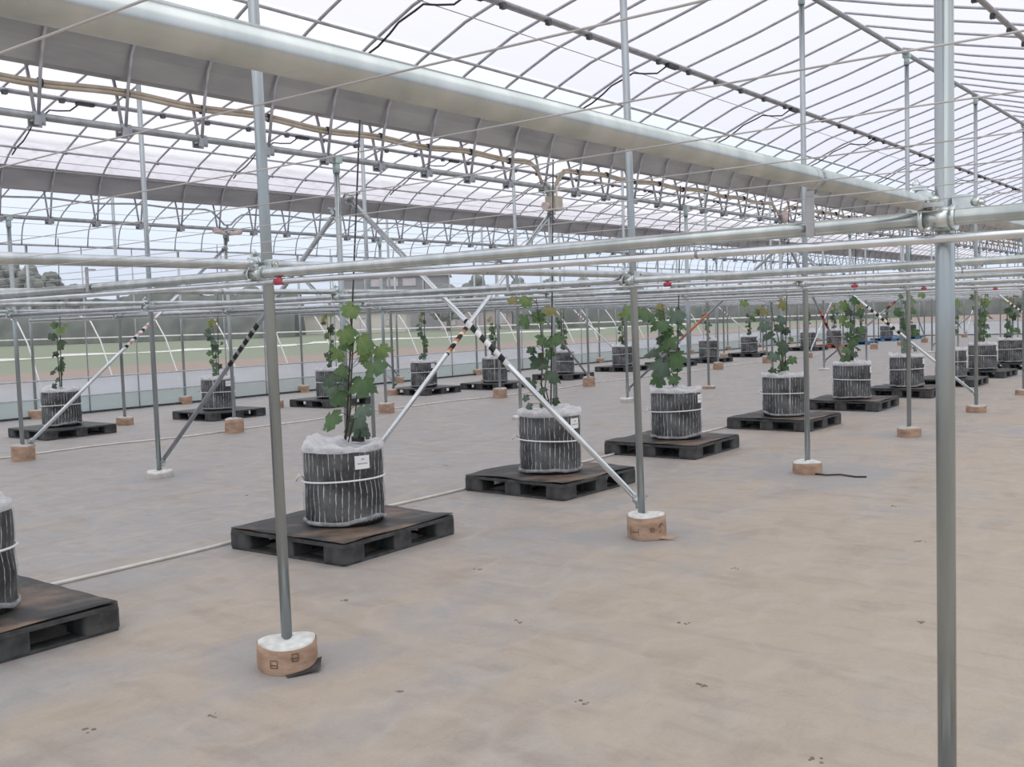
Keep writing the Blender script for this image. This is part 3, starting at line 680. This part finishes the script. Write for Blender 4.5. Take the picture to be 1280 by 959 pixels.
# ------------------------------------------------------------------ potted vines
PH, PRAD = .505, .262
ribj = lambda i, r, z, q: (r*(1+.014*math.sin(38*q)+.01*math.sin(3*q+1)), z)
POT = MB().lathe([(.01, .0), (PRAD*.97, .0), (PRAD, .03), (PRAD*1.01, .16), (PRAD*.99, .24), (PRAD*1.012, .36), (PRAD, PH-.03), (PRAD*.96, PH-.005), (PRAD*.90, PH-.02), (.01, PH-.03)], 152, ribj).mesh('mesh_pot', 'pot_body')
def wrapmesh(seed):
    o = seed*5.3
    def j(i, r, z, q):
        v = Vector((math.cos(q)*1.7+o, math.sin(q)*1.7, z*4)); n = mnoise.noise(v); n2 = mnoise.noise(v*3.1)
        return (r*(1+.03*n+.012*n2), z+(.022*n if 2 > i else 0.012*n2))
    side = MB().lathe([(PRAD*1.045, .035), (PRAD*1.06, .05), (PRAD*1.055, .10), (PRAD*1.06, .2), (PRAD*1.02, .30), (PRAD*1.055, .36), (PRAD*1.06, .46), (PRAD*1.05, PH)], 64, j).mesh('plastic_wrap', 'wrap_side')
    def jt(i, r, z, q):
        v = Vector((math.cos(q)*1.4+o, math.sin(q)*1.4+3, i*.4)); n = mnoise.noise(v); n2 = mnoise.noise(v*3.3)
        return (max(.004, r*(1+.07*n+.03*n2)), z+(.04*n+.025*n2)*(1 if 0 < i < 6 else .2))
    top = MB().lathe([(PRAD*1.05, PH-.01), (PRAD*1.08, PH+.02), (PRAD*1.03, PH+.045), (PRAD*.86, PH+.035), (PRAD*.6, PH+.012), (PRAD*.3, PH+.015), (PRAD*.12, PH+.05), (.02, PH+.06)], 64, jt).mesh('wrap_top', 'wrap_top')
    hem = MB().lathe([(PRAD*1.05, .038), (PRAD*1.09, .030), (PRAD*1.08, .012), (PRAD*1.04, .02)], 64, lambda i, r, z, q: (r*(1+.02*mnoise.noise(Vector((math.cos(q)*3+o, math.sin(q)*3, i)))), z+.075*max(0, mnoise.noise(Vector((math.cos(q)*1.2+o, math.sin(q)*1.2, 9)))))).mesh('wrap_hem', 'wrap_hem')
    def ring(z, a, ph): return [((PRAD*1.068)*math.cos(q)*(1.0), (PRAD*1.068)*math.sin(q), z+a*math.cos(q-ph)) for q in [i*2*math.pi/40 for i in range(41)]]
    tie = MB().tube(ring(.30+.02*math.sin(o), .012, o), .0065, 6)
    b = Vector((-PRAD*.86, -PRAD*.62, .30)); tie.tube([b, b+Vector((-.03, -.02, .015)), b+Vector((-.05, -.03, -.02))], .006, 5); tie.tube([b, b+Vector((-.02, -.03, .03))], .006, 5)
    if seed % 2: tie.tube([(PRAD*1.075*math.cos(-.9), PRAD*1.075*math.sin(-.9), z) for z in (.04, .2, .32, PH)], .004, 5)
    return [('plastic_wrap', side), ('wrap_top', top), ('wrap_hem', hem), ('tie_string', tie.mesh('tie_string', 'string_white'))]
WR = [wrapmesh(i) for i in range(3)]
def curved(m, a0, a1, z0, z1, R, n=5):
    base = len(m.v)
    for i in range(n+1):
        a = a0+(a1-a0)*i/n
        for z in (z0, z1): m.v.append(Vector((R*math.cos(a), R*math.sin(a), z)))
    for i in range(n): m.f.append((base+2*i, base+2*i+2, base+2*i+3, base+2*i+1)); m.sm.append(True)
    return m
ta = 0.0     # the tags face the aisle
TAGM = curved(MB(), ta-.19, ta+.19, .385, .475, PRAD*1.085).mesh('tag', 'tag_white')
ink = MB(); curved(ink, ta-.03, ta+.05, .445, .457, PRAD*1.088, 2); curved(ink, ta-.13, ta+.14, .417, .426, PRAD*1.088, 4); INKM = ink.mesh('print', 'tag_ink')
def stake_mesh(lean): return MB().tube([Vector((0, 0, .4))+rt*.01, Vector((0, 0, 1.3))+rt*(.01+lean*.42), Vector((0, 0, 2.72))+rt*(.01+lean)], .0062, 6).mesh('stake', 'black_plastic')
STAKE, STAKE0 = stake_mesh(.09), stake_mesh(.20)
# grape leaf: five lobes, toothed
def leaf_outline(rnd):
    pts = []
    lobes = [(-90, 1.0), (-28, .86), (36, .62), (216, .62), (208+0, .62), (-152, .86)]
    for a in range(-80, 261, 10):
        ang = a if a <= 180 else a-360
        r = .50
        for la, lr, w in ((-90+0, 1.0, 36), (-33, .90, 33), (27, .70, 32), (-147, .90, 33), (153, .70, 32)):
            d = abs((ang-la+180) % 360-180); r = max(r, lr*(1-(d/w)**1.6*.42) if d < w*1.25 else 0)
        if 70 < (ang % 360) < 110: r = .12
        r *= 1+.07*(((a//10) % 2)*2-1)+rnd.uniform(-.04, .04)
        pts.append((math.radians(ang), r))
    return pts
def leaf_verts(seed):
    rnd = random.Random(seed); o = leaf_outline(rnd); cup = rnd.uniform(-.28, .05); fold = rnd.uniform(.05, .3)
    inner = [Vector((0, -.12, 0))]; v = inner[:]
    for a, r in o:
        x, y = r*math.cos(a)*.5, r*math.sin(a)*.5-.12
        v.append(Vector((x, y, cup*(x*x+y*y)*1.6-fold*abs(x)+rnd.uniform(-.02, .02))))
    n = len(o); f = [(0, i+1, (i+1) % n+1) for i in range(n)]
    return v, f
LEAFV = [leaf_verts(i) for i in range(4)]
LEAFM = {}
for c in 'mlydg':
    for i, (v, f) in enumerate(LEAFV):
        me = bpy.data.meshes.new('leaf'); me.from_pydata([tuple(p) for p in v], [], f); me.polygons.foreach_set('use_smooth', [True]*len(f)); me.materials.append(MATS['leaf_'+c]); LEAFM[c, i] = me
def leaf_matrix(p, size, rnd):
    """hang the leaf from its stalk, blade turned out to the aisle and up"""
    n = (-fw*rnd.uniform(.3, 1) + rt*rnd.uniform(-.7, .7) + Vector((0, 0, rnd.uniform(.1, .9)))).normalized()
    d = Vector((0, 0, -1)) + rt*rnd.uniform(-.7, .7) - fw*rnd.uniform(-.2, .4)
    y = -(d - n*d.dot(n)).normalized(); x = y.cross(n)
    M = Matrix(((x.x, y.x, n.x), (x.y, y.y, n.y), (x.z, y.z, n.z)))
    return Matrix.Translation(p) @ M.to_4x4() @ Matrix.Scale(size*1.42, 4)
HAND = {
0: [(0.13,1.606,.108,'l'),(.071,1.62,.054,'y'),(.046,1.448,.114,'l'),(.163,1.39,.126,'l'),(.184,1.329,.096,'l'),(.268,1.321,.114,'l'),(.246,1.225,.126,'m'),(.163,1.258,.06,'l'),(-.014,1.318,.096,'l'),(.023,1.19,.102,'m'),(.157,1.108,.15,'m'),(-.058,1.139,.084,'d'),(-.009,1.023,.126,'m'),(.174,.933,.114,'g'),(-.045,.879,.138,'m'),(.115,.832,.138,'g'),(.161,.758,.072,'d'),(.035,.78,.078,'m'),(-.061,1.073,.084,'g'),(.012,1.094,.072,'g'),(.066,1.363,.084,'m')],
1: [(-.28,1.672,.1,'y'),(-.161,1.662,.113,'l'),(-.185,1.503,.153,'m'),(-.091,1.533,.127,'m'),(.043,1.575,.127,'y'),(-.04,1.478,.087,'l'),(-.044,1.325,.153,'m'),(.056,1.315,.153,'m'),(-.09,1.14,.167,'d'),(.012,1.203,.114,'m'),(.04,1.008,.147,'d'),(-.149,.947,.127,'d'),(-.085,.851,.127,'d'),(-.047,.776,.1,'d'),(-.2,.801,.074,'g'),(.053,.773,.08,'d'),(-.169,.726,.08,'g'),(-.134,1.228,.093,'d'),(-.031,1.084,.094,'d')],
2: [(-.455,1.559,.199,'l'),(-.351,1.535,.22,'m'),(-.299,1.502,.136,'g'),(-.176,1.404,.22,'m'),(-.121,1.507,.136,'m'),(.004,1.503,.199,'g'),(.044,1.397,.157,'m'),(-.043,1.232,.199,'m'),(-.204,1.091,.199,'d'),(-.133,.963,.241,'g'),(-.026,1.043,.241,'m'),(.013,.937,.136,'m'),(-.168,.806,.178,'m'),(-.052,.813,.136,'m'),(.063,1.292,.115,'g'),(-.13,1.59,.115,'y'),(-.118,1.172,.147,'m'),(-.169,1.236,.115,'d'),(-.083,1.338,.147,'m')],
3: [(-.257,1.53,.185,'y'),(-.356,1.413,.097,'m'),(-.26,1.329,.177,'g'),(-.198,1.182,.178,'d'),(-.014,1.603,.169,'y'),(-.001,1.393,.153,'g'),(-.067,1.299,.137,'d'),(.029,1.247,.113,'d'),(-.054,1.072,.186,'d'),(-.153,.946,.162,'g'),(.009,.973,.113,'m'),(.089,.882,.121,'m'),(.007,.812,.17,'m'),(-.132,.735,.105,'d'),(-.019,.699,.105,'d'),(-.481,1.618,.121,'l'),(.108,1.132,.073,'m'),(-.102,1.122,.097,'d'),(-.306,1.499,.097,'m')]}
def random_leaves(rnd, n, top, spread, far):
    out = []
    for i in range(n):
        q = i/(n-1); z = .76+(top-.76)*q
        w = spread*(.55+.75*q)
        c = rnd.choice('mmmdg' if q < .6 else 'mmldg') if not far else rnd.choice('mmddg')
        if q > .85: c = rnd.choice('lly m'.replace(' ', ''))
        out.append((rnd.uniform(-w, w), z+rnd.uniform(-.03, .03), rnd.uniform(.09, .17)*(1 if not far else .82), c))
    return out
def vine(x, y, label, group, leaves, seed, single, stemx=0., tops=None, tagged=True, wrap=0, pale=False):
    rnd = random.Random(seed)
    t = thing('potted_grapevine', label, 'potted plant', (x, y, .145), group)
    put('mesh_pot', POT, t).rotation_euler.z = rnd.uniform(0, 1)
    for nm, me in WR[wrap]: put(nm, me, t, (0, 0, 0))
    if tagged:
        tg = put('tag', TAGM, t); put('print', INKM, tg); tg.rotation_euler.z = -.28 if seed == 21 else rnd.uniform(-.08, .08); tg['label'] = 'white paper tag'
    st = put('stake', STAKE0 if seed == 21 else STAKE, t); st['label'] = 'thin black stake'
    Z = lambda z: z-.145
    zt = max(l[1] for l in leaves)
    base = Vector((.0, .0, PH-.02))
    path = [base]
    for q in (.25, .5, .75, 1.0):
        near = [l for l in leaves if abs(l[1]-(.66+(zt-.66)*q)) < .2]
        lat = stemx if not near else .5*stemx+.5*sum(l[0] for l in near)/len(near)
        path.append(rt*lat + Vector((0, 0, Z(.66+(zt-.66)*q))) + (-fw)*rnd.uniform(-.02, .02))
    m = MB().tube(path, [.009, .0075, .0065, .005, .003], 6)
    p2 = [p+rt*(.025+.01*i)+Vector((0, 0, -.02*i)) for i, p in enumerate(path[:3])]; m.tube(p2, .005, 5)
    def at(z):
        for a, b in zip(path[:-1], path[1:]):
            if a.z <= z <= b.z: return a+(b-a)*((z-a.z)/max(b.z-a.z, 1e-4))
        return path[0] if z < path[0].z else path[-1]
    big = {}
    for lx, lz, sz, c in leaves:
        p = rt*lx + Vector((0, 0, Z(lz)+sz*.1)) + Vector((-fw.x, -fw.y, 0))*rnd.uniform(-.10, .14)
        s = at(p.z-.06+.03*rnd.random()); mid = (p+s)/2+Vector((0, 0, .025)); m.tube([s, mid, p], .0022, 4)
        M = leaf_matrix(p, sz, rnd); i = rnd.randrange(4)
        if single:
            o = put('leaf', LEAFM[c, i], t); o.matrix_local = M
        else:
            V, F = big.setdefault(c, ([], [])); b0 = len(V); V += [tuple(M @ v) for v in LEAFV[i][0]]; F += [tuple(b0+q for q in f) for f in LEAFV[i][1]]
    cn = m.build('cane', 'cane', t)
    for c, (V, F) in big.items():
        me = bpy.data.meshes.new('foliage'); me.from_pydata(V, [], F); me.materials.append(MATS['leaf_'+c]); o = put('foliage', me, t); o['kind'] = 'stuff'
    return t
NEARROW = [(-5.215, 2.19), (-5.21, 4.745), (-5.25, 7.25), (-5.42, 9.76), (-5.27, 12.44), (-5.33, 15.1), (-5.24, 17.48), (-5.18, 19.95), (-5.2, 22.4), (-5.24, 25.2), (-5.25, 27.8)]
for i, (x, y) in enumerate(NEARROW):
    rz = [0, .035, -.03, .02, -.02, .04, 0, .03, -.02, 0, 0][i]
    w = 'cut off at the picture edge' if i == 0 else f'{ordw(i)} whole one of the near row'
    pallet(x, y, rz, 'pallet_plastic', f'black plastic pallet under a wrapped vine pot, {w}', 'pallets of the near row')
    if i < 7: cover_sheet(x, y, rz, f'dirty black rubber sheet on a near-row pallet, {w}', i+1)
    rnd = random.Random(50+i)
    hl = [(a, b, sz*(1.22 if i == 1 else 1.0), c_) for a, b, sz, c_ in HAND.get(i-1, [])] or random_leaves(rnd, 24, 1.62+.1*rnd.random(), .17, False)
    ox, oy = {1: (.005, .012), 3: (.02, .06)}.get(i, (0, 0))
    lv = vine(x+ox, y+oy, f'grapevine in a plastic-wrapped black pot on a pallet, {w}', 'potted vines of the near row', hl, 20+i, i < 7 and i > 0, {1: .08, 2: -.05, 3: -.06, 4: -.06}.get(i, 0.), wrap=(0 if i == 1 else i % 3), tagged=True)
    if i == 1: MB().box((.05, .10, PH+.05), (.10, .03, .035)).build('meter', 'black_plastic', lv)['label'] = 'small black meter by the stem'
FARROW = [(-14.35, 7.65), (-14.3, 10.35), (-14.2, 12.75), (-14.4, 15.5), (-13.8, 17.1), (-14.1, 20.1), (-14.4, 23.3), (-14.1, 25.4), (-14.0, 27.5), (-14.3, 31.0), (-14.1, 35.5), (-14.0, 37.8), (-14.1, 41.0), (-14.3, 44.9), (-14.0, 47.2)]
for i, (x, y) in enumerate(FARROW):
    mat = 'pallet_orange' if i == 11 else 'pallet_blue' if i in (12, 13, 14) else 'pallet_plastic'
    cn = {'pallet_orange': 'orange', 'pallet_blue': 'blue', 'pallet_plastic': 'black'}[mat]
    pallet(x, y, .0, mat, f'{cn} plastic pallet under a vine pot near the side wall, {ordw(i+1)} from the front', 'pallets of the far row')
    rnd = random.Random(150+i)
    vine(x, y, f'small grapevine in a wrapped black pot near the side wall, {ordw(i+1)} from the front', 'potted vines of the far row', random_leaves(rnd, 18, 1.45+.25*rnd.random(), .10, True), 120+i, False, 0., wrap=i % 3, tagged=i % 2 == 1)

# ------------------------------------------------------------------ hoses and small litter on the floor
def hose(x, u0, u1, amp, label, seed, mat='white_pipe', r=.011):
    n = 60; tag(MB().tube([(x+amp*math.sin(i*.45+seed)+amp*.5*math.sin(i*1.3), u0+(u1-u0)*i/n, r+.002) for i in range(n+1)], r, 8).build('irrigation_hose', mat), label, 'hose')
hose(-5.83, 1.0, 29, .03, 'white irrigation hose on the floor behind the near pallets', 1)
hose(-12.3, 3, 32, .12, 'white irrigation hose on the floor before the far pallets', 2)
o = MB().tube([(-3.46, 8.84, .012), (-3.36, 8.83, .01), (-3.25, 8.90, .012), (-3.10, 8.86, .008), (-3.02, 8.90, .008)], .008, 6).build('cable_end', 'black_plastic'); tag(o, 'short black cable end on the floor beside the third footing of the near row', 'cable')
m = MB(); m.v = [Vector(p) for p in ((-3.47, 2.77, .004), (-3.39, 2.73, .004), (-3.33, 2.86, .014), (-3.42, 2.95, .03), (-3.45, 2.86, .012))]; m.ngon((0, 1, 2, 3, 4)); tag(m.build('torn_sheet', 'pallet_plastic'), 'torn dark scrap of floor sheet by the white-topped footing', 'scrap')
noisy('clod', (.18, .14, .11), (.28, .22, .175), 30, .95)
rnd = random.Random(5)
for x, y in ((-3.6, 1.95), (-2.25, 1.75), (-3.3, 2.3), (-2.9, 2.9), (-2.2, 3.2), (-3.05, 3.9), (-2.35, 4.3), (-1.9, 3.6), (-4.1, 3.7), (-3.9, 4.6), (-2.6, 5.4), (-1.4, 4.9), (-1.9, 6.6), (-7.4, 5.6), (-8.0, 6.8), (-7.0, 7.8), (-1.6, 8.6), (-2.4, 7.7), (-1.25, 3.2)):
    m = MB()
    for q in range(5):
        a = rnd.uniform(0, 6.28); c = (rnd.uniform(-.03, .03), rnd.uniform(-.02, .02), 0); r = rnd.uniform(.004, .010)
        m.lathe([(r, 0), (r*.8, r*.35), (.001, r*.5)], 6, None, True, c)
    tag(m.build('soil_crumb', 'clod', None, (x, y, 0)), 'tiny flattened dark soil crumb on the dusty floor sheet', 'soil crumb', 'soil crumbs on the floor')

# ------------------------------------------------------------------ outside: hoops, field strip, hedges, trees, buildings
for i in range(20):
    u = 8.2+1.5*i
    pts = [(-18.7, u, 0), (-18.95, u, .6), (-19.3, u, 1.3), (-19.65, u, 1.72), (-20.2, u, 1.88), (-20.75, u, 1.84)]
    tag(MB().tube(pts, .015, 6).build('tunnel_hoop', 'string_white'), f'white curved tunnel pole standing outside the side wall, {ordw(i+1)} from the front', 'hoop', 'tunnel hoops outside')
tag(MB().tube([(-20.3, 6, 1.90), (-20.3, 38, 1.90)], .012, 5).build('hoop_ridge', 'string_white'), 'white ridge line along the tops of the tunnel hoops', 'line')
m = MB()
for i in range(60):
    y = 18+1.9*i; x = -58.5-.05*(y-20)+1.6*math.sin(i*.53)+.9*math.sin(i*1.3)+.5*math.sin(i*2.9)
    for dx, z in ((-.15, .02), (0, .10+.06*math.sin(i*1.7)), (.2, .02)): m.v.append(Vector((x+dx, y, z)))
for i in range(59):
    for q in (0, 1): m.f.append((i*3+q, i*3+q+1, i*3+q+4, i*3+q+3)); m.sm.append(True)
tag(m.build('field_sheet', 'strip_white'), 'crumpled white sheet edge lying along the green field', 'plastic sheet')
tag(MB().tube([(-128, 59.2, .75), (-110.9, 72.4, .7), (-97.4, 82.6, .65), (-84, 101, .6), (-66, 115, .6), (-42, 133, .6)], .09, 5).build('field_fence', 'strip_white'), 'thin white line of a low fence at the back of the field', 'fence')
def lump(m, c, r, rnd):
    o = rnd.uniform(0, 50); n1, n2 = 7, 9
    prof = [(math.sin(math.pi*i/n1), -math.cos(math.pi*i/n1)) for i in range(n1+1)]
    m.lathe([(max(.001, a)*r, b*r) for a, b in prof], n2, lambda i, R, z, q: (R*(1+.35*mnoise.noise(Vector((math.cos(q)*1.3+o, math.sin(q)*1.3, z/r)))), z*(1+.2*mnoise.noise(Vector((math.cos(q)+o, 2, z/r))))), True, c)
def tree(x, y, h, w, label):
    rnd = random.Random(int(x*7+y)); t = thing('field_tree', label, 'tree', (x, y, 0), 'trees beyond the field')
    MB().tube([(0, 0, 0), (.1, 0, h*.6)], [w*.07, w*.03], 6).build('trunk', 'trunk_far', t)
    m = MB()
    for i in range(80):
        a, q, zz = rnd.uniform(0, 6.28), rnd.random()**.5, rnd.random()
        rad = w*.5*math.sin(math.pi*(.25+.7*zz))
        lump(m, (math.cos(a)*q*rad, math.sin(a)*q*rad, h*(.28+.66*zz)), w*.115*rnd.uniform(.6, 1.25), rnd)
    m.build('crown', 'crown_far', t)
TREES = [(-147, 64, 12.5, 7), (-152, 74.3, 13.0, 6.5), (-138.8, 70.5, 11.0, 6), (-147.5, 78.0, 10.8, 6), (-134, 74.3, 8.2, 4.5), (-133.9, 88.4, 9.2, 6), (-124, 96, 7.6, 6),
 (-93.5, 106, 6.6, 4.5), (-97.5, 117.4, 8.1, 5.5), (-91.5, 119.6, 7.4, 4.5), (-92, 128.2, 7.4, 5), (-84.0, 125.3, 7.1, 5), (-78.6, 129.3, 6.7, 5), (-72.4, 133.3, 6.3, 5)]
for i, (x, y, h, w) in enumerate(TREES): tree(x, y, h, w, f'hazy {"tall" if h > 8 else "low"} grey-green tree beyond the field, {ordw(i+1)} along the skyline')
def hedge_line(HL, n0, parts):
    hn = n0
    for (x1, y1, h1), (x2, y2, h2) in zip(HL[:-1], HL[1:]):
        for q in range(parts):
            hn += 1; rnd = random.Random(hn); m = MB()
            dx, dy = (x2-x1)/parts, (y2-y1)/parts; Ln = math.hypot(dx, dy); nx, ny = -dy/Ln, dx/Ln; ni, na = int(Ln/.45)+2, 14; o = hn*9.1
            for i in range(ni+1):
                t_ = i/ni; f = (q+t_)/parts; h = (h1+(h2-h1)*f)*(.9+.16*mnoise.noise(Vector((x1+dx*(q+t_), y1+dy*(q+t_), 0))*.21))
                for k in range(na+1):
                    a = math.pi*k/na; cz, cw = math.sin(a)**.6*h, math.cos(a)*1.7
                    P = Vector((x1+dx*(q+t_), y1+dy*(q+t_), 0)); N3 = Vector((P.x*.55+cw, P.y*.55, cz*.55))
                    d = .75*mnoise.noise(N3)+.4*mnoise.noise(N3*2.7)+.25*mnoise.noise(N3*6)
                    w = (cw-d*math.cos(a)*1.0) + (-d*.7 if .2 < math.sin(a) else 0)
                    m.v.append(Vector((dx*t_+nx*w, dy*t_+ny*w, max(0, cz+d*.55*math.sin(a)))))
            for i in range(ni):
                for k in range(na):
                    b0 = i*(na+1)+k; m.f.append((b0, b0+1, b0+na+2, b0+na+1)); m.sm.append(True)
            o = m.build('field_hedge', 'hedge_far', None, (x1+(x2-x1)*q/parts, y1+(y2-y1)*q/parts, 0))
            tag(o, f'hazy grey-green hedge section closing the field, {ordw(hn)} along', 'hedge', 'hedges closing the field')
    return hn
hn = hedge_line([(-133.3, 61.6, 4.7), (-115.5, 75.4, 4.2), (-101.5, 86.0, 3.8)], 0, 2)
hn = hedge_line([(-139.5, 77.0, 7.4), (-128, 86.5, 7.3), (-113.5, 97, 6.6)], hn, 2)
hn = hedge_line([(-83.0, 107.0, 3.9), (-70, 118.3, 3.7), (-57.4, 128.2, 3.4), (-44.6, 138, 3.1), (-29.4, 150, 3.1), (-8, 164, 3.1)], hn, 2)
def house(name, a, b, dep, z1, ridge, wm, rm, label, wins, wz):
    """long walls from a to b (ground plan), gabled roof; windows on the side toward the greenhouse"""
    a, b = Vector((*a, 0)), Vector((*b, 0)); d = (b-a); Ln = d.length; t = thing(name, label, 'building', a); t.rotation_euler.z = math.atan2(d.y, d.x)
    MB().box((Ln/2, dep/2, z1/2), (Ln, dep, z1)).build('wall', wm, t)
    m = MB(); o = .5
    m.v = [Vector(p) for p in ((-o, -o, z1), (Ln+o, -o, z1), (Ln+o, dep+o, z1), (-o, dep+o, z1), (-o, dep/2, ridge), (Ln+o, dep/2, ridge))]
    for f in ((0, 1, 5, 4), (2, 3, 4, 5), (0, 4, 3), (1, 2, 5), (3, 2, 1, 0)): m.ngon(f)
    m.build('roof', rm, t)
    for x0, x1, za, zb in wins:
        f = MB().box(((x0+x1)/2*Ln, -.06, (za+zb)/2), ((x1-x0)*Ln, .12, zb-za)).build('window', 'wall_greyish', t)
        MB().box(((x0+x1)/2*Ln, -.13, (za+zb)/2), ((x1-x0)*Ln*.88, .04, (zb-za)*.85)).build('pane', wz, f)
house('barn', (-116.5, 100.0), (-104.5, 109.0), 6, 3.0, 3.9, 'wall_beige', 'wall_beige', 'long low beige building behind the field', [(.55, .62, 0, 2.2), (.8, .84, .9, 1.9)], 'window_far')
house('apartment_block', (-123.5, 114.0), (-110.0, 124.5), 9, 8.8, 9.2, 'wall_greyish', 'roof_grey', 'grey taller building with a pinkish window band behind the beige one', [(.28, .40, 7.2, 8.6), (.43, .55, 7.2, 8.6), (.58, .72, 7.2, 8.6), (.3, .4, 4, 5.2), (.6, .7, 4, 5.2)], 'window_far')
house('farmhouse', (-100.6, 112.3), (-91.5, 119.4), 6, 3.0, 4.2, 'wall_pink', 'roof_grey', 'low pinkish house with pale posts behind the striped brace', [(.1, .2, .6, 2.4), (.4, .5, .6, 2.4), (.75, .85, .6, 2.4)], 'window_far')
